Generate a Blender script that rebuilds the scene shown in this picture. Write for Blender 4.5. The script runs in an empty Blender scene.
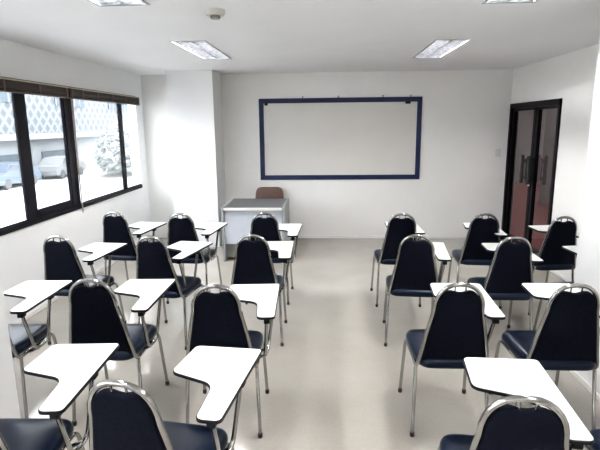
import bpy, bmesh, math, random
from mathutils import Vector, Matrix
random.seed(7)
C = bpy.context.scene
COL = C.collection
PI = math.pi

# ------------------------------------------------------------------ materials
def mat(name, color, rough=0.5, metal=0.0, noise=0.0, nscale=20.0, bump=0.0, bscale=200.0,
        spec=0.5, coat=0.0, emit=None, estr=0.0):
    m = bpy.data.materials.new(name); m.use_nodes = True
    nt = m.node_tree; b = nt.nodes['Principled BSDF']
    b.inputs['Base Color'].default_value = (*color, 1)
    b.inputs['Roughness'].default_value = rough
    b.inputs['Metallic'].default_value = metal
    b.inputs['Specular IOR Level'].default_value = spec
    b.inputs['Coat Weight'].default_value = coat
    if emit:
        b.inputs['Emission Color'].default_value = (*emit, 1)
        b.inputs['Emission Strength'].default_value = estr
    tc = nt.nodes.new('ShaderNodeTexCoord')
    if noise > 0:
        n = nt.nodes.new('ShaderNodeTexNoise'); n.inputs['Scale'].default_value = nscale
        n.inputs['Detail'].default_value = 4
        nt.links.new(tc.outputs['Object'], n.inputs['Vector'])
        r = nt.nodes.new('ShaderNodeValToRGB')
        r.color_ramp.elements[0].position = 0.3; r.color_ramp.elements[1].position = 0.7
        r.color_ramp.elements[0].color = (*[c * (1 - noise) for c in color], 1)
        r.color_ramp.elements[1].color = (*[min(1, c * (1 + noise)) for c in color], 1)
        nt.links.new(n.outputs['Fac'], r.inputs['Fac'])
        nt.links.new(r.outputs['Color'], b.inputs['Base Color'])
    if bump > 0:
        n2 = nt.nodes.new('ShaderNodeTexNoise'); n2.inputs['Scale'].default_value = bscale
        nt.links.new(tc.outputs['Object'], n2.inputs['Vector'])
        bp = nt.nodes.new('ShaderNodeBump'); bp.inputs['Strength'].default_value = bump
        bp.inputs['Distance'].default_value = 0.002
        nt.links.new(n2.outputs['Fac'], bp.inputs['Height'])
        nt.links.new(bp.outputs['Normal'], b.inputs['Normal'])
    return m

def glass_mat(name, tint, refl=0.06):
    m = bpy.data.materials.new(name); m.use_nodes = True
    nt = m.node_tree; nt.nodes.clear()
    out = nt.nodes.new('ShaderNodeOutputMaterial')
    t = nt.nodes.new('ShaderNodeBsdfTransparent'); t.inputs['Color'].default_value = (*tint, 1)
    g = nt.nodes.new('ShaderNodeBsdfGlossy'); g.inputs['Roughness'].default_value = 0.02
    lw = nt.nodes.new('ShaderNodeLayerWeight'); lw.inputs['Blend'].default_value = 0.5
    pw = nt.nodes.new('ShaderNodeMath'); pw.operation = 'POWER'; pw.inputs[1].default_value = 5.0
    fr = nt.nodes.new('ShaderNodeMath'); fr.operation = 'MULTIPLY_ADD'; fr.inputs[1].default_value = 0.9; fr.inputs[2].default_value = refl * .5
    nt.links.new(lw.outputs['Facing'], pw.inputs[0]); nt.links.new(pw.outputs[0], fr.inputs[0])
    mx = nt.nodes.new('ShaderNodeMixShader')
    nt.links.new(fr.outputs[0], mx.inputs[0]); nt.links.new(t.outputs[0], mx.inputs[1])
    nt.links.new(g.outputs[0], mx.inputs[2]); nt.links.new(mx.outputs[0], out.inputs[0])
    return m

M = {}
M['wall'] = mat('wall_paint', (0.86, 0.85, 0.83), 0.6, noise=0.015, nscale=3, bump=0.15, bscale=120)
M['wall_white'] = mat('pillar_paint', (0.84, 0.84, 0.84), 0.55, noise=0.012, nscale=3, bump=0.15, bscale=120)
M['ceil'] = mat('ceiling_paint', (0.80, 0.80, 0.81), 0.8, noise=0.015, nscale=2)
M['skirt'] = mat('skirting', (0.80, 0.79, 0.77), 0.45, noise=0.03, nscale=12)
M['chrome'] = mat('chrome_tube', (0.37, 0.365, 0.355), 0.15, 1.0, noise=0.06, nscale=14)
M['backing'] = mat('back_fabric', (0.0036, 0.0047, 0.0105), 0.85, noise=0.3, nscale=60, bump=0.3, bscale=400, spec=0.12)
M['vinyl'] = mat('seat_vinyl', (0.0030, 0.0078, 0.021), 0.30, noise=0.18, nscale=16, bump=0.1, bscale=260, spec=0.26)
M['lam'] = mat('white_laminate', (0.68, 0.70, 0.68), 0.28, noise=0.012, nscale=8)
M['edge'] = mat('black_edging', (0.005, 0.005, 0.008), 0.5, noise=0.1, nscale=30, spec=0.2)
M['rubber'] = mat('rubber', (0.02, 0.02, 0.02), 0.6, noise=0.1, nscale=40)
M['alu'] = mat('black_aluminium', (0.005, 0.0045, 0.008), 0.45, 0.0, noise=0.15, nscale=15, spec=0.15)
M['slat'] = mat('blind_slats', (0.022, 0.013, 0.011), 0.6, noise=0.3, nscale=45)
M['strap'] = mat('blind_strap', (0.11, 0.08, 0.065), 0.7, noise=0.1, nscale=60)
M['rail'] = mat('blind_rail', (0.45, 0.40, 0.29), 0.5, noise=0.08, nscale=18)
M['cord'] = mat('cord', (0.45, 0.36, 0.34), 0.8, noise=0.1, nscale=60)
M['blue'] = mat('blue_frame', (0.006, 0.016, 0.070), 0.4, noise=0.12, nscale=18)
M['board'] = mat('board_face', (0.69, 0.67, 0.64), 0.22, noise=0.02, nscale=2.2)
M['desk_top'] = mat('desk_top_grey', (0.11, 0.115, 0.118), 0.4, noise=0.06, nscale=40)
M['desk_side'] = mat('desk_side_grey', (0.30, 0.32, 0.32), 0.45, noise=0.05, nscale=25)
M['desk_panel'] = mat('desk_panel_pale', (0.52, 0.55, 0.61), 0.4, noise=0.02, nscale=10)
M['desk_dark'] = mat('desk_drawer_grey', (0.22, 0.22, 0.21), 0.5, noise=0.06, nscale=25)
M['brown'] = mat('brown_vinyl', (0.105, 0.056, 0.042), 0.5, noise=0.12, nscale=30, bump=0.3)
M['plastic'] = mat('white_plastic', (0.75, 0.74, 0.70), 0.4, noise=0.02, nscale=30)
M['detector'] = mat('detector_plastic', (0.62, 0.61, 0.55), 0.5, noise=0.03, nscale=30)
M['reflector'] = mat('white_reflector', (0.80, 0.82, 0.84), 0.3, 0.0, noise=0.04, nscale=25)
M['louvre'] = mat('satin_louvre', (0.22, 0.225, 0.24), 0.32, 0.9, noise=0.6, nscale=26)  # strong colour noise paints speckled reflections onto the blades
M['fixture'] = mat('fixture_rim', (0.34, 0.34, 0.36), 0.45, 0.3, noise=0.03, nscale=20)
M['tube'] = mat('fluorescent_tube', (0.9, 0.9, 0.9), 0.4, noise=0.01, nscale=5, emit=(1.0, 0.985, 0.975), estr=96.0)
M['glass'] = glass_mat('window_glass', (0.97, 0.985, 0.99))
M['dglass'] = glass_mat('door_glass', (0.62, 0.60, 0.60))
M['red'] = mat('red_carpet', (0.33, 0.085, 0.08), 0.8, noise=0.12, nscale=20)
M['mauve'] = mat('corridor_paint', (0.36, 0.365, 0.365), 0.7, noise=0.04, nscale=3)
M['pinkwall'] = mat('corridor_end_paint', (0.33, 0.33, 0.33), 0.7, noise=0.05, nscale=3)
M['facade'] = mat('facade_paint', (0.26, 0.275, 0.285), 0.8, noise=0.05, nscale=0.6)
M['ground'] = mat('yard_concrete', (0.40, 0.40, 0.39), 0.9, noise=0.06, nscale=0.6)
M['leaf'] = mat('foliage', (0.37, 0.395, 0.395), 0.8, noise=0.2, nscale=2.5)
M['tyre'] = mat('car_tyre', (0.10, 0.105, 0.11), 0.8, noise=0.1, nscale=9)  # grey lightened to put outdoor haze into the colour
M['bark'] = mat('bark', (0.15, 0.13, 0.12), 0.9, noise=0.2, nscale=8)
M['carpaint'] = mat('car_paint_blue', (0.12, 0.145, 0.18), 0.4, noise=0.05, nscale=3)
M['carpaint2'] = mat('car_paint_silver', (0.20, 0.21, 0.215), 0.4, noise=0.05, nscale=3)
M['cardark'] = mat('car_glass_dark', (0.11, 0.13, 0.15), 0.3, noise=0.05, nscale=3)
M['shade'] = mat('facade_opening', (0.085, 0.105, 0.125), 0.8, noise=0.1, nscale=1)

def floor_material():
    m = bpy.data.materials.new('polished_floor'); m.use_nodes = True
    nt = m.node_tree; b = nt.nodes['Principled BSDF']
    tc = nt.nodes.new('ShaderNodeTexCoord')
    n = nt.nodes.new('ShaderNodeTexNoise'); n.inputs['Scale'].default_value = 1.6; n.inputs['Detail'].default_value = 6
    n2 = nt.nodes.new('ShaderNodeTexNoise'); n2.inputs['Scale'].default_value = 55; n2.inputs['Detail'].default_value = 3
    for k in (n, n2): nt.links.new(tc.outputs['Object'], k.inputs['Vector'])
    ad = nt.nodes.new('ShaderNodeMath'); ad.operation = 'MULTIPLY_ADD'
    nt.links.new(n2.outputs['Fac'], ad.inputs[0]); ad.inputs[1].default_value = 0.35
    nt.links.new(n.outputs['Fac'], ad.inputs[2])
    r = nt.nodes.new('ShaderNodeValToRGB')
    r.color_ramp.elements[0].position = 0.45; r.color_ramp.elements[1].position = 0.9
    r.color_ramp.elements[0].color = (0.335, 0.312, 0.280, 1)
    r.color_ramp.elements[1].color = (0.405, 0.380, 0.345, 1)
    nt.links.new(ad.outputs[0], r.inputs['Fac']); nt.links.new(r.outputs['Color'], b.inputs['Base Color'])
    b.inputs['Roughness'].default_value = 0.10
    b.inputs['Specular IOR Level'].default_value = 0.75
    return m
M['floor'] = floor_material()

def lattice_material():
    # pierced breeze-block screen: a diagonal grid of round holes, real pattern of the facade
    m = bpy.data.materials.new('lattice_screen'); m.use_nodes = True
    nt = m.node_tree; b = nt.nodes['Principled BSDF']; b.inputs['Roughness'].default_value = 0.8
    tc = nt.nodes.new('ShaderNodeTexCoord')
    mp = nt.nodes.new('ShaderNodeMapping'); mp.inputs['Rotation'].default_value = (PI/4, 0, 0)
    mp.inputs['Scale'].default_value = (1, 1.5, 1.5)
    nt.links.new(tc.outputs['Object'], mp.inputs['Vector'])
    sx = nt.nodes.new('ShaderNodeSeparateXYZ'); nt.links.new(mp.outputs[0], sx.inputs[0])
    outs = []
    for ax in ('Y', 'Z'):
        f = nt.nodes.new('ShaderNodeMath'); f.operation = 'FRACT'; nt.links.new(sx.outputs[ax], f.inputs[0])
        s = nt.nodes.new('ShaderNodeMath'); s.operation = 'SUBTRACT'; nt.links.new(f.outputs[0], s.inputs[0]); s.inputs[1].default_value = 0.5
        a = nt.nodes.new('ShaderNodeMath'); a.operation = 'ABSOLUTE'; nt.links.new(s.outputs[0], a.inputs[0]); outs.append(a)
    mx = nt.nodes.new('ShaderNodeMath'); mx.operation = 'MAXIMUM'
    nt.links.new(outs[0].outputs[0], mx.inputs[0]); nt.links.new(outs[1].outputs[0], mx.inputs[1])
    r = nt.nodes.new('ShaderNodeValToRGB')
    r.color_ramp.elements[0].position = 0.30; r.color_ramp.elements[1].position = 0.36
    r.color_ramp.elements[0].color = (0.092, 0.108, 0.120, 1); r.color_ramp.elements[1].color = (0.175, 0.187, 0.196, 1)
    nt.links.new(mx.outputs[0], r.inputs['Fac']); nt.links.new(r.outputs['Color'], b.inputs['Base Color'])
    return m
M['lattice'] = lattice_material()

# ------------------------------------------------------------------ helpers
def tag(o, label=None, cat=None, group=None, kind=None):
    if label: o['label'] = label
    if cat: o['category'] = cat
    if group: o['group'] = group
    if kind: o['kind'] = kind
    return o

def empty(name, loc=(0, 0, 0), rz=0.0):
    o = bpy.data.objects.new(name, None); COL.objects.link(o)
    o.location = loc; o.rotation_euler = (0, 0, rz); o.empty_display_size = 0.1
    return o

def build(name, bm, m, parent=None, smooth=True, ang=0.6):
    bmesh.ops.recalc_face_normals(bm, faces=bm.faces[:])
    if smooth:
        for f in bm.faces: f.smooth = True
        for e in bm.edges:
            if len(e.link_faces) == 2:
                e.smooth = e.calc_face_angle(0) < ang
    me = bpy.data.meshes.new(name); bm.to_mesh(me); bm.free()
    ms = m if isinstance(m, (list, tuple)) else [m]
    for k in ms: me.materials.append(k)
    o = bpy.data.objects.new(name, me); COL.objects.link(o)
    if parent: o.parent = parent
    return o

def box(bm, x0, x1, y0, y1, z0, z1, bevel=0.0):
    r = bmesh.ops.create_cube(bm, size=1)
    vs = r['verts']
    for v in vs:
        v.co = Vector((x0 + (v.co.x + .5) * (x1 - x0), y0 + (v.co.y + .5) * (y1 - y0), z0 + (v.co.z + .5) * (z1 - z0)))
    if bevel > 0:
        es = {e for v in vs for e in v.link_edges}
        bmesh.ops.bevel(bm, geom=list(es), offset=bevel, segments=2, profile=0.5, affect='EDGES')
    return bm

def tube(bm, pts, r, n=10, closed=False, caps=True, flat=1.0):
    pts = [Vector(p) for p in pts]; N = len(pts); rings = []
    prev = None
    for i, p in enumerate(pts):
        if closed:
            t = (pts[(i + 1) % N] - pts[i - 1]).normalized()
        elif i == 0: t = (pts[1] - p).normalized()
        elif i == N - 1: t = (p - pts[-2]).normalized()
        else: t = ((pts[i + 1] - p).normalized() + (p - pts[i - 1]).normalized()).normalized()
        if prev is None:
            a = Vector((0, 1, 0)) if abs(t.y) < 0.9 else Vector((1, 0, 0))
            u = (a - t * a.dot(t)).normalized()
        else:
            u = (prev - t * prev.dot(t)).normalized()
        prev = u; w = t.cross(u)
        rr = r[i] if isinstance(r, (list, tuple)) else r
        rings.append([bm.verts.new(p + (u * math.cos(2*PI*k/n) * flat + w * math.sin(2*PI*k/n)) * rr) for k in range(n)])
    M_ = N if closed else N - 1
    for i in range(M_):
        a, b = rings[i], rings[(i + 1) % N]
        for k in range(n):
            bm.faces.new((a[k], a[(k+1) % n], b[(k+1) % n], b[k]))
    if caps and not closed:
        bm.faces.new(rings[0][::-1]); bm.faces.new(rings[-1])
    return bm

def fillet(pts, rad, n=6):
    pts = [Vector(p) for p in pts]; out = [pts[0]]
    for i in range(1, len(pts) - 1):
        p = pts[i]; a = (pts[i-1] - p); b = (pts[i+1] - p)
        rr = rad[i-1] if isinstance(rad, (list, tuple)) else rad
        d = min(rr, a.length * .49, b.length * .49)
        p0 = p + a.normalized() * d; p1 = p + b.normalized() * d
        for k in range(n + 1):
            t = k / n
            out.append(p0 * (1-t)**2 + p * 2*t*(1-t) + p1 * t*t)
    out.append(pts[-1]); return out

def round_poly(pts, rad, n=5):
    """closed 2-D polygon with rounded corners (rad per corner)"""
    out = []; N = len(pts); pts = [Vector((*p, 0)) for p in pts]
    for i in range(N):
        p = pts[i]; a = pts[i-1] - p; b = pts[(i+1) % N] - p
        rr = rad[i] if isinstance(rad, (list, tuple)) else rad
        d = min(rr, a.length * .49, b.length * .49)
        p0 = p + a.normalized() * d; p1 = p + b.normalized() * d
        for k in range(n + 1):
            t = k / n
            q = p0 * (1-t)**2 + p * 2*t*(1-t) + p1 * t*t
            out.append((q.x, q.y))
    return out

def area2(o): return sum(o[i-1][0]*o[i][1] - o[i][0]*o[i-1][1] for i in range(len(o)))
def inset(o, d):
    s = 1 if area2(o) > 0 else -1; N = len(o); res = []
    for i in range(N):
        a = Vector(o[i-1]); p = Vector(o[i]); b = Vector(o[(i+1) % N])
        e1 = (p - a); e2 = (b - p)
        e1 = e1.normalized() if e1.length > 1e-9 else Vector((0, 0))
        e2 = e2.normalized() if e2.length > 1e-9 else Vector((0, 0))
        t = (e1 + e2)
        if t.length < 1e-6: t = e1
        t.normalize(); nrm = Vector((-t.y, t.x)) * s
        res.append((p.x + nrm.x * d, p.y + nrm.y * d))
    return res

def loft(bm, rings, cap0=True, cap1=True):
    vs = [[bm.verts.new(p) for p in r] for r in rings]; n = len(vs[0])
    for a, b in zip(vs, vs[1:]):
        for k in range(n): bm.faces.new((a[k], a[(k+1) % n], b[(k+1) % n], b[k]))
    if cap0: bm.faces.new(vs[0][::-1])
    if cap1: bm.faces.new(vs[-1])
    return vs

def lathe(bm, prof, cx=0, cy=0, n=20):
    rings = [[Vector((cx + r*math.cos(2*PI*k/n), cy + r*math.sin(2*PI*k/n), z)) for k in range(n)] for r, z in prof]
    loft(bm, rings); return bm

def copy_tree(o, parent=None):
    c = o.copy(); COL.objects.link(c)
    if parent: c.parent = parent
    for ch in list(o.children): copy_tree(ch, c)
    return c

def struct(name, bm, m, parent=None, smooth=False):
    o = build(name, bm, m, parent, smooth)
    if not parent: o['kind'] = 'structure'
    return o

# ------------------------------------------------------------------ room shell
H = 2.36; XL = -2.64; XR = 2.53; YB = 7.16; YR = -2.6; T = 0.12
struct('floor', box(bmesh.new(), XL - T, XR + T, YR - T, YB + T, -0.1, 0), M['floor'])
FW, FL_ = 0.156, 0.60     # half width and half length of a recessed light
FX = [(-1.185, 4.98, 'left ceiling light nearest the whiteboard, recessed twin tube fixture'),
      (1.095, 5.18, 'right ceiling light nearest the whiteboard, recessed twin tube fixture'),
      (-1.205, 2.49, 'left ceiling light cut off by the top of the photo'),
      (1.09, 2.66, 'right ceiling light cut off by the top of the photo'),
      (-1.2, 0.1, None), (1.09, 0.2, None), (-1.2, -1.9, None), (1.09, -1.8, None)]
holes = [(x - FW, x + FW, y - FL_, y + FL_) for x, y, _ in FX]
xs = sorted({XL - T, XR + T} | {h[k] for h in holes for k in (0, 1)})
ys = sorted({YR - T, YB + T} | {h[k] for h in holes for k in (2, 3)})
bm = bmesh.new()
for xa, xb in zip(xs, xs[1:]):
    for ya, yb in zip(ys, ys[1:]):
        cx, cy = (xa + xb) / 2, (ya + yb) / 2
        if any(h[0] < cx < h[1] and h[2] < cy < h[3] for h in holes): continue
        box(bm, xa, xb, ya, yb, H, H + 0.1)
struct('ceiling', bm, M['ceil'])
struct('ceiling_slab', box(bmesh.new(), XL - T, XR + T, YR - T, YB + T, H + 0.1, H + 0.2), M['ceil'])
struct('wall_back', box(bmesh.new(), XL - T, XR + T, YB, YB + T, 0, H), M['wall'])
struct('wall_rear', box(bmesh.new(), XL - T, XR + T, YR - T, YR, 0, H), M['wall'])
SILL = 0.80; HEAD = 2.06; W0 = -2.0; W1 = 6.90
bm = bmesh.new()
box(bm, XL - T, XL, YR, YB, 0, SILL); box(bm, XL - T, XL, YR, YB, HEAD, H)
box(bm, XL - T, XL, W1, YB, SILL, HEAD); box(bm, XL - T, XL, YR, W0, SILL, HEAD)
struct('wall_left', bm, M['wall_white'])
D0, D1, DH = 5.63, 7.13, 1.90
bm = bmesh.new()
box(bm, XR, XR + T, YR, D0, 0, H); box(bm, XR, XR + T, D1, YB, 0, H); box(bm, XR, XR + T, D0, D1, DH, H)
struct('wall_right', bm, M['wall'])
# pillars that stand out from the walls
struct('wall_left_pillar_front', box(bmesh.new(), -2.105, -1.49, 6.62, YB, 0, H), M['wall_white'])
struct('wall_left_pillar_near', box(bmesh.new(), XL, -1.55, 1.35, 2.185, 0, H), M['wall_white'])
struct('wall_right_pillar_near', box(bmesh.new(), 1.645, XR, 2.30, 3.25, 0, H), M['wall_white'])
# low skirting
struct('baseboard_back', box(bmesh.new(), -1.49, XR, YB - 0.012, YB, 0, 0.035, 0.003), M['skirt'])
struct('baseboard_left', box(bmesh.new(), XL, XL + 0.012, 2.185, YB - 0.012, 0, 0.035, 0.003), M['skirt'])
struct('baseboard_right', box(bmesh.new(), XR - 0.012, XR, 3.25, D0 - 0.02, 0, 0.035, 0.003), M['skirt'])
struct('baseboard_pillar', box(bmesh.new(), 1.633, 1.645, 2.30, 3.25, 0, 0.035, 0.003), M['skirt'])

# windows in the left wall ------------------------------------------------------------
def window(idx, y0, y1, mullions, sashes):
    xg = XL - 0.012
    bm = bmesh.new()
    box(bm, XL - 0.03, XL + 0.014, y0, y1, SILL - 0.005, SILL + 0.04, 0.004)       # sill rail
    box(bm, XL - 0.018, XL + 0.006, y0, y1, HEAD - 0.05, HEAD, 0.004)
    for a, b in mullions:
        box(bm, XL - 0.018, XL + 0.006, a, b, SILL + 0.03, HEAD - 0.04, 0.003)
    w = struct('window_%d' % idx, bm, M['alu'])
    for a, b, rail in sashes:
        s = bmesh.new()
        t = 0.030 if rail else 0.004
        zb = SILL + 0.04
        box(s, xg - 0.004, xg + 0.014, a, b, zb, zb + (0.075 if rail else 0.014), 0.003)
        box(s, xg - 0.004, xg + 0.014, a, b, HEAD - 0.05 - t, HEAD - 0.05, 0.003)
        if rail:
            box(s, xg - 0.004, xg + 0.014, a, a + t, zb, HEAD - 0.05, 0.003)
            box(s, xg - 0.004, xg + 0.014, b - t, b, zb, HEAD - 0.05, 0.003)
        so = build('sash', s, M['alu'], w, False)
        g = bmesh.new(); box(g, xg - 0.002, xg + 0.002, a + t * .5, b - t * .5, zb + 0.005, HEAD - 0.055)
        build('pane', g, M['glass'], so, False)
    return w
window(1, 2.19, 5.05, [(4.165, 4.30), (4.965, 5.05)], [(2.19, 4.165, False), (4.30, 4.965, True)])
window(2, 5.05, W1, [(5.05, 5.12), (6.30, 6.40)], [(5.12, 6.30, False), (6.40, W1, False)])
window(3, W0, 1.345, [(-0.40, -0.27)], [(W0, -0.40, False), (-0.27, 1.345, False)])  # unseen window past the near pillar, added to let in more light

# rolled-up blinds --------------------------------------------------------------------
def blind(y0, y1, straps, label, cordy=None):
    r = empty('rolled_blind', (XL + 0.041, (y0 + y1) / 2, 1.945)); L = (y1 - y0) / 2
    tag(r, label, 'window blind', 'rolled blinds above the windows')
    build('head_rail', box(bmesh.new(), -0.040, 0.03, -L, L, 0.086, 0.100, 0.003), M['rail'], r)
    bm = bmesh.new()
    prof = [(-0.034, 0.0), (0.012, -0.004), (0.034, 0.012), (0.028, 0.034), (0.034, 0.052), (0.027, 0.070), (0.03, 0.086), (-0.034, 0.086)]
    loft(bm, [[Vector((x, yy, z)) for x, z in prof] for yy in (-L + .01, L - .01)])
    build('slat_stack', bm, M['slat'], r, True, 0.3)
    for s in straps:
        yy = s - (y0 + y1) / 2
        build('strap', box(bmesh.new(), 0.030, 0.038, yy - 0.011, yy + 0.011, 0.0, 0.085, 0.001), M['strap'], r)
    build('bottom_rail', box(bmesh.new(), 0.0, 0.034, -L + .01, L - .01, -0.012, 0.0, 0.002), M['strap'], r)
    if cordy:
        c = bmesh.new(); yy = cordy - (y0 + y1) / 2
        tube(c, [(-0.022, yy, 0.0), (-0.022, yy + .004, -0.5), (-0.022, yy + .01, -1.09)], 0.006, 6)
        tube(c, [(-0.022, yy + 0.022, 0.0), (-0.022, yy + .02, -0.4), (-0.022, yy + .014, -1.09)], 0.004, 6)
        tube(c, [(-0.022, yy + .012, -1.08), (-0.022, yy + .012, -1.17), (-0.022, yy + .012, -1.20)], [0.006, 0.010, 0.004], 8)
        build('pull_cord', c, M['cord'], r)
    return r
blind(2.20, 4.97, [2.7, 3.3, 3.95, 4.45, 4.92], 'dark brown blind rolled up above the nearer window, left of the pull cord')
blind(4.985, 6.87, [5.03, 5.25, 5.6, 6.0, 6.4, 6.82], 'dark brown blind rolled up above the farther window, with a hanging pull cord', 5.105)

# door --------------------------------------------------------------------------------
bm = bmesh.new(); fx0, fx1 = XR - 0.02, XR + 0.09
box(bm, fx0, fx1, D0, D0 + 0.055, 0, DH, 0.003); box(bm, fx0, fx1, D1 - 0.06, D1, 0, DH, 0.003)
box(bm, fx0, fx1, D0, D1, DH - 0.065, DH, 0.003)
door = struct('door_1', bm, M['alu'])
ym = 6.30
for a, b, hy in ((D0 + 0.06, ym - 0.004, ym - 0.10), (ym + 0.004, D1 - 0.065, ym + 0.10)):
    s = bmesh.new(); t = 0.07
    box(s, XR + 0.005, XR + 0.05, a, b, 0.012, 0.11, 0.003); box(s, XR + 0.005, XR + 0.05, a, b, DH - 0.07 - 0.03, DH - 0.07, 0.003)
    l0, l1 = (0.03, t) if hy < ym else (t, 0.03)
    box(s, XR + 0.005, XR + 0.05, a, a + l0, 0.012, DH - 0.07, 0.003); box(s, XR + 0.005, XR + 0.05, b - l1, b, 0.012, DH - 0.07, 0.003)
    lf = build('door_leaf', s, M['alu'], door, False)
    build('pane', box(bmesh.new(), XR + 0.025, XR + 0.03, a + l0 * .5, b - l1 * .5, 0.10, DH - 0.09), M['dglass'], lf, False)
    h = bmesh.new()
    tube(h, [(XR - 0.075, hy, 0.90), (XR - 0.075, hy, 1.25)], 0.021, 12)
    for zz in (0.97, 1.18):
        tube(h, [(XR - 0.075, hy, zz), (XR - 0.04, (hy + ym) / 2, zz), (XR + 0.006, ym - 0.03 if hy < ym else ym + 0.03, zz)], 0.016, 8)
    y0_, y1_ = sorted((ym - 0.002 if hy < ym else ym + 0.002, ym - 0.06 if hy < ym else ym + 0.06))
    box(h, XR - 0.055, XR + 0.006, y0_, y1_, 0.93, 1.22, 0.004)
    build('door_handle', h, M['rubber'], lf)
lk = bmesh.new(); lathe(lk, [(0.0005, 0.012), (0.016, 0.012), (0.019, 0.0), (0.0005, 0.0)], n=16)
lo = build('lock', lk, M['plastic'], door); lo.location = (XR + 0.005, ym + 0.05, 0.88); lo.rotation_euler = (0, -PI/2, 0)

# corridor beyond the door
struct('floor_corridor', box(bmesh.new(), XR + T, 9, 3.0, 14.2, -0.1, 0), M['red'])
struct('ceiling_corridor', box(bmesh.new(), XR + T, 9, 3.0, 14.2, H, H + .1), M['ceil'])
struct('wall_corridor_far', box(bmesh.new(), 4.42, 4.54, 3.0, 10.5, 0, H), M['mauve'])
struct('wall_corridor_end', box(bmesh.new(), XR + T, 9, 14.0, 14.2, 0, H), M['pinkwall'])
struct('wall_corridor_near', box(bmesh.new(), XR + T, 4.42, 2.88, 3.0, 0, H), M['mauve'])
struct('wall_corridor_side', box(bmesh.new(), 8.9, 9.0, 3.0, 14.0, 0, H), M['mauve'])
struct('wall_corridor_left', box(bmesh.new(), XR, XR + T, YB + T, 14.2, 0, H), M['mauve'])

# ------------------------------------------------------------------ lights in the ceiling
def make_fixture():
    r = empty('ceiling_light')
    L, W = FL_, FW
    bm = bmesh.new()   # flat rim, nearly flush with the ceiling
    for a in ((-W, -W + 0.014, -L, L), (W - 0.014, W, -L, L), (-W, W, -L, -L + 0.014), (-W, W, L - 0.014, L)):
        box(bm, *a, -0.005, 0.004, 0.001)
    build('rim', bm, M['fixture'], r, False)
    bm = bmesh.new()   # recessed white pan with a ridge between the tubes
    prof = [(-W + .004, 0.0), (-W + .010, 0.075), (-0.03, 0.085), (0, 0.05), (0.03, 0.085), (W - .010, 0.075), (W - .004, 0.0)]
    rows = [[bm.verts.new((x, y, z)) for x, z in prof] for y in (-L + .004, L - .004)]
    for k in range(len(prof) - 1): bm.faces.new((rows[0][k], rows[0][k+1], rows[1][k+1], rows[1][k]))
    bm.faces.new(rows[0]); bm.faces.new(rows[1][::-1])
    build('reflector', bm, M['reflector'], r, False)
    for x in (-0.072, 0.072):
        t = bmesh.new(); tube(t, [(x, -L + .05, 0.052), (x, L - .05, 0.052)], 0.013, 10)
        build('tube', t, M['tube'], r)
    bm = bmesh.new()   # bright louvre grid below the tubes
    n = 23
    for k in range(n):
        y = -L + .03 + k * (2*L - .06) / (n - 1)
        rws = [[bm.verts.new((x, y + d, z)) for x in (-W + .014, W - .014)] for d, z in ((-.006, .019), (-.001, .0), (.001, .0), (.006, .019))]
        for p, q in zip(rws, rws[1:]): bm.faces.new((p[0], p[1], q[1], q[0]))
    for x in (0.0,):
        rws = [[bm.verts.new((x + d, y, z)) for y in (-L + .014, L - .014)] for d, z in ((-.008, .022), (-.001, -.001), (.001, -.001), (.008, .022))]
        for p, q in zip(rws, rws[1:]): bm.faces.new((p[0], p[1], q[1], q[0]))
    build('louvre', bm, M['louvre'], r, False)
    return r
f0 = make_fixture()
for i, (x, y, lb) in enumerate(FX):
    f = f0 if i == 0 else copy_tree(f0)
    f.location = (x, y, H)
    tag(f, lb or 'ceiling light behind the camera, recessed twin tube fixture', 'ceiling light', 'recessed ceiling lights')

# smoke detector
d = empty('smoke_detector', (-0.70, 3.27, H)); tag(d, 'small round cream smoke detector on the ceiling', 'smoke detector')
build('base', lathe(bmesh.new(), [(0.0005, 0), (0.062, 0), (0.062, -0.016), (0.054, -0.034), (0.0005, -0.034)], n=24), M['detector'], d)
build('sensor_head', lathe(bmesh.new(), [(0.0005, -0.034), (0.030, -0.034), (0.033, -0.046), (0.026, -0.054), (0.0005, -0.054)], n=20), M['desk_dark'], d)

# ------------------------------------------------------------------ whiteboard, switch
wb = empty('whiteboard', (0.178, YB, 0.87)); tag(wb, 'large white board in a dark blue frame on the back wall', 'whiteboard')
hw, hh, ft = 1.140, 1.145, 0.066
bm = bmesh.new()
o4 = [(-hw, 0), (hw, 0), (hw, hh), (-hw, hh)]
i4 = [(-hw + ft, ft), (hw - ft, ft), (hw - ft, hh - ft), (-hw + ft, hh - ft)]
loft(bm, [[Vector((x, y, z)) for x, z in pts] for pts, y in ((i4, -0.004), (i4, -0.022), ([(x*.998, z*.996 + .002) for x, z in o4], -0.024), (o4, -0.020), (o4, 0.0))], False, False)
build('frame', bm, M['blue'], wb, False)
build('board', box(bmesh.new(), -hw + ft - .01, hw - ft + .01, -0.010, -0.002, ft - .01, hh - ft + .01), M['board'], wb, False)
for x, w in ((-hw + ft + .04, .022), (hw - ft - .13, .035)):
    bm = bmesh.new(); box(bm, x - w, x + w, -0.03, -0.010, hh - ft - .028, hh - ft + .004, 0.003)
    build('clip', bm, M['edge'], wb)
for x in (-hw + .62, -.02, .60, hw - .16):
    bm = bmesh.new(); tube(bm, [(x, -0.008, hh - .01), (x, -0.008, hh + .018)], 0.008, 8); lathe(bm, [(0.0005, hh + .014), (0.014, hh + .016), (0.010, hh + .026), (0.0005, hh + .028)], x, -0.008, 10)
    build('hanger', bm, M['fixture'], wb)
sw = empty('light_switch', (2.40, YB, 1.235)); tag(sw, 'small white light switch on the back wall beside the door', 'light switch')
build('plate', box(bmesh.new(), -0.038, 0.038, -0.010, 0, -0.055, 0.055, 0.004), M['plastic'], sw)
build('rocker', box(bmesh.new(), -0.016, 0.016, -0.016, -0.008, -0.026, 0.026, 0.003), M['plastic'], sw)

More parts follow.
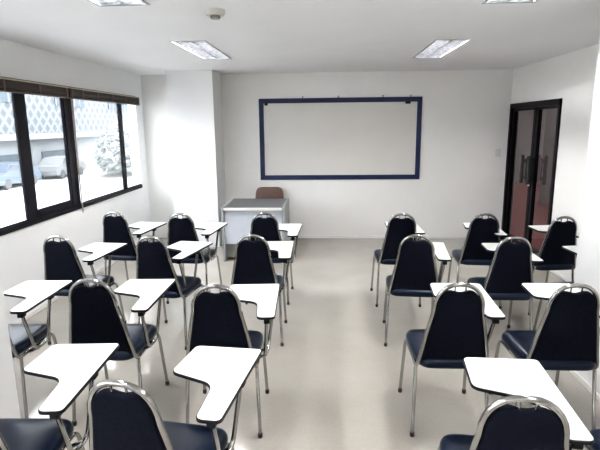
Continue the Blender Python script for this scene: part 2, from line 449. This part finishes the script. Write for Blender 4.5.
# ------------------------------------------------------------------ teacher's desk and chair
dk = empty('desk', (-0.898, 6.25, 0)); tag(dk, 'grey teacher desk with a pale front panel beside the pillar', 'desk')
dw, dd, dh = 0.385, 0.40, 0.675
build('desk_top', box(bmesh.new(), -dw + .028, dw - .03, -dd + .02, dd, dh - 0.028, dh - .004, 0.003), M['desk_top'], dk, False)
build('front_edge', box(bmesh.new(), -dw + .03, dw - .032, -dd + .004, -dd + .022, dh - .036, dh - .003, 0.003), M['plastic'], dk, False)
for a, b in ((-dw, -dw + .03), (dw - .032, dw)):
    build('side_panel', box(bmesh.new(), a, b, -dd, dd, 0, dh, 0.004), M['desk_side'], dk, False)
build('front_panel', box(bmesh.new(), -dw + .03, dw - .032, -dd + .045, -dd + .062, 0.215, dh - .028, 0.002), M['desk_panel'], dk, False)
dr = build('drawer_pedestal', box(bmesh.new(), -dw + .03, -dw + .30, -dd + .09, dd - .04, 0.03, dh - .03, 0.003), M['desk_dark'], dk, False)
for k in range(3):
    z0 = 0.05 + k * 0.195
    q = build('drawer', box(bmesh.new(), -dw + .04, -dw + .29, dd - .042, dd - .022, z0, z0 + .185, 0.003), M['desk_side'], dk, False)
    build('handle', tube(bmesh.new(), fillet([(-dw + .12, dd - .024, z0 + .12), (-dw + .12, dd - .002, z0 + .12), (-dw + .21, dd - .002, z0 + .12), (-dw + .21, dd - .024, z0 + .12)], .012, 4), .005, 6), M['chrome'], q)

tc = empty('teacher_chair', (-0.825, 6.86, 0)); tag(tc, 'brown padded chair behind the teacher desk', 'chair')
o = round_poly([(-.22, 0), (.22, 0), (.190, .318), (-.190, .318)], [.05, .05, .08, .08])
bm = bmesh.new()
def bk(pts, y): return [Vector((x, y + .03 * (z / .335) - .5 * x * x, .46 + z)) for x, z in pts]
loft(bm, [bk(inset(o, .015), .155), bk(inset(o, .003), .16), bk(o, .175), bk(inset(o, .003), .192), bk(inset(o, .016), .2)])
build('backrest', bm, M['brown'], tc)
o = round_poly([(-.20, -.2), (.20, -.2), (.19, .2), (-.19, .2)], .06)
bm = bmesh.new(); loft(bm, [[Vector((x, y, z)) for x, y in inset(o, i)] for z, i in ((.40, .012), (.405, .003), (.42, 0), (.44, .004), (.452, .02), (.456, .05))])
build('seat', bm, M['brown'], tc)
for sx in (-1, 1):
    build('leg', tube(bmesh.new(), fillet([(.19*sx, -.2, 0), (.17*sx, -.17, .392), (.17*sx, .02, .392)], .04), .011, 8), M['chrome'], tc)
    build('leg', tube(bmesh.new(), fillet([(.19*sx, .21, 0), (.165*sx, .165, .40), (.155*sx, .20, .70)], .05), .011, 8), M['chrome'], tc)

# ------------------------------------------------------------------ the tablet-arm chair
ZT = 0.71
def back_y(z): return -0.212 - (z - 0.42) * 0.172       # lean of the backrest plane
def make_chair():
    root = empty('tablet_arm_chair')
    # arch-shaped back frame, its ends turned forward under the seat
    R = 0.0107
    half = [(0.1735, 0.44), (0.146, 0.60), (0.119, 0.735)]
    pts = []
    for sx in (-1,):
        pts += [Vector((sx * 0.184, -0.02, 0.405))]
        pts += fillet([(sx * 0.184, -0.02, 0.405), (sx * 0.183, -0.212, 0.392), (sx * 0.146, back_y(.60), .60)], .055, 6)[1:-1]
    pts += [Vector((-x, back_y(z), z)) for x, z in half[1:]]
    a, b, z0 = 0.119, 0.887 - R - 0.735, 0.735
    for k in range(1, 14):
        t = PI - PI * k / 14
        x, z = a * math.copysign(abs(math.cos(t)) ** 0.86, math.cos(t)), z0 + b * math.sin(t) ** 0.90
        pts.append(Vector((x, back_y(z), z)))
    left = [p.copy() for p in pts if p.x < -1e-4]
    mid = [p for p in pts if abs(p.x) <= 1e-4]
    full = left + mid + [Vector((-p.x, p.y, p.z)) for p in left[::-1]]
    bm = bmesh.new(); tube(bm, full, R, 10)
    bf = build('back_frame', bm, M['chrome'], root, True, 1.2)
    for x in (-0.026, 0.026):
        bm = bmesh.new(); z1, z2 = 0.815, 0.868
        tube(bm, [(x, back_y(z1), z1), (x, back_y(z2), z2)], 0.004, 8)
        build('spacer', bm, M['chrome'], bf)
    # backrest pad, top edge dipping in the middle
    o = [(-0.166, 0.415), (0.166, 0.415), (0.140, 0.58), (0.112, 0.735), (0.107, 0.77)]
    arc = [(0.100, 0.798), (0.091, 0.816), (0.078, 0.831), (0.062, 0.8405), (0.047, 0.8425), (0.031, 0.8395), (0.015, 0.8345), (0.0, 0.8325)]
    o = o + arc + [(-x, z) for x, z in arc[-2::-1]] + [(-0.107, 0.77), (-0.112, 0.735), (-0.140, 0.58)]
    def P(pts_, off): return [Vector((x, back_y(z) + off, z)) for x, z in pts_]
    bm = bmesh.new()
    loft(bm, [P(inset(o, .012), -.016), P(inset(o, .004), -.014), P(o, -.006), P(o, .012), P(inset(o, .005), .024), P(inset(o, .02), .032), P(inset(o, .045), .036)])
    build('backrest', bm, M['backing'], root, True, 1.0)
    # seat pad
    o = round_poly([(-0.172, -0.252), (0.172, -0.252), (0.198, -0.04), (0.193, 0.175), (-0.193, 0.175), (-0.198, -0.04)],
                   [.07, .07, .12, .085, .085, .12], 6)
    def S(pts_, z): return [Vector((x, y, z - 0.010 * max(0, (y - .06) / .115) ** 2)) for x, y in pts_]
    cxy = (0, -0.03)
    def sc(pts_, k): return [(x * k + cxy[0] * (1 - k), y * k + cxy[1] * (1 - k)) for x, y in pts_]
    bm = bmesh.new()
    loft(bm, [S(inset(o, .02), .405), S(inset(o, .006), .407), S(inset(o, .001), .414), S(o, .428), S(inset(o, .003), .443), S(inset(o, .010), .453), S(inset(o, .022), .459), S(sc(o, .80), .463), S(sc(o, .5), .465)])
    build('seat', bm, M['vinyl'], root, True, 1.0)
    # legs
    for sx in (-1, 1):
        f = bmesh.new(); tube(f, fillet([(sx*.197, .225, .022), (sx*.183, .165, .392), (sx*.181, -.16, .392)], .055, 7), 0.0096, 10)
        fl = build('leg', f, M['chrome'], root, True, 1.2)
        build('foot_cap', lathe(bmesh.new(), [(.0005, 0), (.0110, 0), (.0128, .004), (.0122, .026), (.0005, .026)], sx*.197, .225, 12), M['rubber'], fl)
        g = bmesh.new(); tube(g, [(sx*.182, -.178, .398), (sx*.184, -.186, .385), (sx*.197, -.225, .022)], 0.0096, 10)
        rl = build('leg', g, M['chrome'], root, True, 1.2)
        build('foot_cap', lathe(bmesh.new(), [(.0005, 0), (.0110, 0), (.0128, .004), (.0122, .026), (.0005, .026)], sx*.197, -.225, 12), M['rubber'], rl)
    # writing tablet: arm strip on the right, wide desk part in front
    o = round_poly([(.287, -.275), (.302, .262), (.004, .260), (-.012, .020), (.183, -.050), (.196, -.275)],
                   [.026, .026, .030, .034, .05, .032], 6)
    bm = bmesh.new()
    loft(bm, [[Vector((x, y, z)) for x, y in inset(o, i)] for z, i in ((ZT - .005, .0035), (ZT - .0008, .0035), (ZT, .0043))])
    tb = build('writing_tablet', bm, M['lam'], root, True, .5)
    bm = bmesh.new()
    loft(bm, [[Vector((x, y, z)) for x, y in inset(o, i)] for z, i in ((ZT - .0155, .004), (ZT - .013, 0), (ZT - .004, 0), (ZT - .0012, .0036))])
    build('edge_band', bm, M['edge'], tb, True, .5)
    # bent tube that carries the tablet
    bm = bmesh.new()
    tube(bm, fillet([(.244, -.236, ZT - .024), (.226, -.118, .425), (.236, .0, .425), (.272, .01, ZT - .024)], [.05, .05], 6), .0096, 10)
    su = build('tablet_support', bm, M['chrome'], root, True, 1.2)
    bm = bmesh.new(); box(bm, .230, .260, -.255, -.218, ZT - .044, ZT - .019, .003)
    build('bracket', bm, M['edge'], su)
    bm = bmesh.new(); box(bm, .254, .290, -.008, .032, ZT - .032, ZT - .019, .003)
    build('bracket', bm, M['edge'], su)
    for y in (-.095, -.025):
        bm = bmesh.new(); tube(bm, [(.176, y, .400), (.232, y, .424)], .009, 8)
        build('clamp', bm, M['chrome'], su)
    return root

# world position of the top of each back arch (x, y), turn, label
K = 'chair'
SPOTS = [
 # arch x, arch y, turn; outer corner of the tablet x, y, turn of the tablet; label
 (-1.965, 4.39, -6, -1.66, 4.24, -6, 'navy tablet-arm chair nearest the windows in the row nearest the whiteboard'),
 (-1.318, 4.3, -5, -1.03, 4.22, -4.5, 'navy tablet-arm chair second from the windows in the row nearest the whiteboard'),
 (-0.56, 4.32, -1, -0.255, 4.17, -0.4, 'navy tablet-arm chair in front of the grey teacher desk, left side of the aisle'),
 (0.657, 4.29, 1, 0.866, 4.29, 2, 'navy tablet-arm chair by the aisle, right side, in the row nearest the whiteboard'),
 (1.366, 4.28, -4, 1.54, 4.2, -5, 'navy tablet-arm chair in the middle of the right block, row nearest the whiteboard'),
 (1.968, 4.14, 7, 2.2, 4.12, 7, 'navy tablet-arm chair directly in front of the glass door'),
 (-1.955, 3.39, -4, -1.68, 3.35, -3.5, 'navy tablet-arm chair below the window pull cord, second row from the whiteboard'),
 (-1.261, 3.38, -9, -1.044, 3.4, -10.5, 'navy tablet-arm chair second from the windows, second row from the whiteboard'),
 (-0.537, 3.43, 1, -0.26, 3.44, 2.7, 'navy tablet-arm chair left of the aisle, second row from the whiteboard'),
 (0.634, 3.44, -5, 0.875, 3.41, -5.6, 'navy tablet-arm chair right of the aisle, second row from the whiteboard'),
 (1.291, 3.38, 0, 1.504, 3.387, -0.5, 'navy tablet-arm chair in the middle of the right block, second row from the whiteboard'),
 (1.905, 3.29, 8, 2.16, 3.336, 8, 'navy tablet-arm chair mostly hidden behind the white pillar on the right'),
 (-1.885, 2.36, 2, -1.573, 2.36, 3, 'navy tablet-arm chair half hidden by the near left pillar, white tablet in view'),
 (-1.225, 2.38, 1, -0.94, 2.4, 2, 'navy tablet-arm chair in the middle of the left block, third row from the whiteboard'),
 (-0.553, 2.3, 2, -0.26, 2.32, 4, 'navy tablet-arm chair left of the aisle, third row from the whiteboard'),
 (0.655, 2.35, 0, 0.885, 2.35, -1.5, 'navy tablet-arm chair right of the aisle, third row, all of its legs in view'),
 (1.208, 2.35, 0, 1.437, 2.365, 0, 'navy tablet-arm chair beside the white pillar on the right, third row'),
 (-1.225, 1.37, 2, -0.893, 1.468, 3.8, 'navy tablet-arm chair cut off at the lower left corner of the photo'),
 (-0.645, 1.364, -9, -0.345, 1.43, -6, 'navy tablet-arm chair left of the aisle in the row nearest the camera'),
 (0.572, 1.318, -8, 0.81, 1.37, -3, 'navy tablet-arm chair right of the aisle in the row nearest the camera'),
 (1.212, 1.385, 0, 1.49, 1.40, 0, 'navy tablet-arm chair at the lower right corner, only a seat edge showing'),
]
def place(i, ax, ay, deg, tx, ty, tdeg, lb, c):
    t = math.radians(deg); ly = -0.292
    c.location = (ax + math.sin(t) * ly, ay - math.cos(t) * ly, 0)
    c.rotation_euler = (0, 0, t)
    tag(c, lb, K, 'tablet-arm chairs in rows')
    # the tablet and its tube swivel a little on each chair
    inv = (Matrix.Translation(c.location) @ Matrix.Rotation(t, 4, 'Z')).inverted()
    a = math.radians(tdeg) - t
    corner = inv @ Vector((tx, ty, 0))
    q = Matrix.Rotation(a, 3, 'Z') @ Vector((.287, -.275, 0))
    off = Vector((corner.x - q.x, corner.y - q.y, 0))
    for ch in c.children:
        if ch.name.split('.')[0] in ('writing_tablet', 'tablet_support'):
            ch.location = off; ch.rotation_euler = (0, 0, a)
    print('chair', i, [round(v, 3) for v in off], round(math.degrees(a), 1))
c0 = make_chair()
chairs = [c0] + [copy_tree(c0) for _ in SPOTS[1:]]
for i, (sp, c) in enumerate(zip(SPOTS, chairs)): place(i, *sp, c)

# ------------------------------------------------------------------ outside the windows
GZ = -1.7
struct('ground_yard', box(bmesh.new(), -60, XL - T - .3, -20, 110, GZ - .2, GZ), M['ground'])
bd = empty('outside_building', (-20, 30, GZ)); tag(bd, 'pale building with a pierced lattice screen seen through the windows', 'building')
build('wall', box(bmesh.new(), -6, 0, -30, 60, 0, 12), M['facade'], bd, False)
build('lattice_screen', box(bmesh.new(), 0.0, 0.25, -29, 59, 2.95, 11), M['lattice'], bd, False)
build('ledge', box(bmesh.new(), 0.0, 0.9, -29.5, 59.5, 2.6, 2.95), M['facade'], bd, False)
for y in (-12, -3, 6, 15):
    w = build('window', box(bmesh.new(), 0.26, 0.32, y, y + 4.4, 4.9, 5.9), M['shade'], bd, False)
    bm = bmesh.new()
    for k in range(6): box(bm, 0.32, 0.36, y + k * .88 - .04, y + k * .88 + .04, 4.9, 5.9)
    build('bar', bm, M['facade'], w, False)
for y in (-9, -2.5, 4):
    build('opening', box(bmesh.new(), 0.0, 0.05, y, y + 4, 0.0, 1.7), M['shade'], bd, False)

def car(loc, rz, m, label):
    r = empty('parked_car', loc, rz); tag(r, label, 'car', 'cars parked outside')
    prof = [(-2.0, .28), (-2.05, .55), (-1.95, .82), (-1.3, .92), (-.75, 1.36), (.75, 1.40), (1.45, .95), (1.98, .85), (2.05, .45), (1.98, .28)]
    bm = bmesh.new()
    loft(bm, [[Vector((x, y * (0.80 if (z > 1.0 and abs(y) > .7) else 1), z)) for x, z in prof] for y in (-.82, -.78, .78, .82)])
    build('body', bm, m, r, True, .5)
    for s in (-1, 1):
        bm = bmesh.new(); loft(bm, [[Vector((x, s * yy, z)) for x, z in [(-1.12, .96), (-.70, 1.30), (.70, 1.33), (1.25, .97)]] for yy in (.60, .80)])
        build('side_window', bm, M['cardark'], r, False)
        for x in (-1.25, 1.25):
            w = build('wheel', lathe(bmesh.new(), [(.0005, -.09), (.28, -.09), (.30, -.05), (.30, .05), (.28, .09), (.0005, .09)], n=20), M['tyre'], r)
            w.location = (x, s * .76, .30); w.rotation_euler = (PI/2, 0, 0)
    return r
car((-18.4, 27.6, GZ), PI/2, M['carpaint'], 'blue grey car parked outside, behind the nearest window pane')
car((-18.4, 33.4, GZ), PI/2, M['carpaint2'], 'silver car parked outside, behind the second window pane')

tr = empty('tree', (-14.2, 36.0, GZ)); tag(tr, 'round leafy tree outside the farther window', 'tree')
build('trunk', tube(bmesh.new(), [(0, 0, 0), (.05, .05, .7), (0, .1, 1.6)], [.16, .13, .08], 8), M['bark'], tr)
bm = bmesh.new()
for k in range(8500):
    u, v = random.uniform(-1, 1), random.uniform(0, 2*PI); rr = (1 - random.random() ** 2 * .5)
    s = math.sqrt(1 - u*u)
    p = Vector((s*math.cos(v)*1.9*rr, s*math.sin(v)*4.7*rr, 1.75 + u*2.0*rr + .25*math.sin(3*v)))
    if p.z < .25: continue
    n = Vector((random.gauss(0, 1), random.gauss(0, 1), random.gauss(0, 1))).normalized()
    a = n.orthogonal().normalized(); b = n.cross(a); L = random.uniform(.10, .2)
    q = [bm.verts.new(p + a*L), bm.verts.new(p + b*L*.5), bm.verts.new(p - a*L), bm.verts.new(p - b*L*.5)]
    bm.faces.new(q)
build('crown', bm, M['leaf'], tr, False)

# ------------------------------------------------------------------ light
w = bpy.data.worlds.new('overcast'); C.world = w; w.use_nodes = True
bg = w.node_tree.nodes['Background']; bg.inputs[0].default_value = (0.95, 0.965, 1.0, 1); bg.inputs[1].default_value = 3.7
def area(name, loc, rot, sx, sy, power, color=(1, 1, 1)):
    l = bpy.data.lights.new(name, 'AREA'); l.shape = 'RECTANGLE'; l.size = sx; l.size_y = sy; l.energy = power; l.color = color
    o = bpy.data.objects.new(name, l); COL.objects.link(o); o.location = loc; o.rotation_euler = rot
    return o
area('corridor_fill', (3.5, 8.0, H - .02), (0, 0, 0), .6, 5.0, 26, (1, 1, 1))  # invented fill light, added so the closed corridor isn't dark
area('corridor_fill_far', (6.2, 11.5, H - .02), (0, 0, 0), 3, 3, 30, (1, 1, 1))  # second added fill, for the far part of the corridor

# ------------------------------------------------------------------ camera
cd = bpy.data.cameras.new('camera'); cam = bpy.data.objects.new('camera', cd); COL.objects.link(cam)
cd.sensor_width = 36; cd.lens = 495 / 600 * 36; cd.clip_end = 300
Rm = Matrix(((9.98519275e-01, 3.28141719e-04, -5.43980650e-02),
             (5.33786329e-02, -1.98687133e-01, 9.78608269e-01),
             (-1.04870734e-02, -9.80062914e-01, -1.98410448e-01)))
rx, dn, fw = Rm.col[0], Rm.col[1], Rm.col[2]
rot = Matrix((rx, -dn, -fw)).transposed()
cam.matrix_world = Matrix.Translation((0, 0, 1.65)) @ rot.to_4x4()
C.camera = cam
C.view_settings.view_transform = 'Standard'
C.view_settings.look = 'Medium High Contrast'
C.view_settings.exposure = 1.0
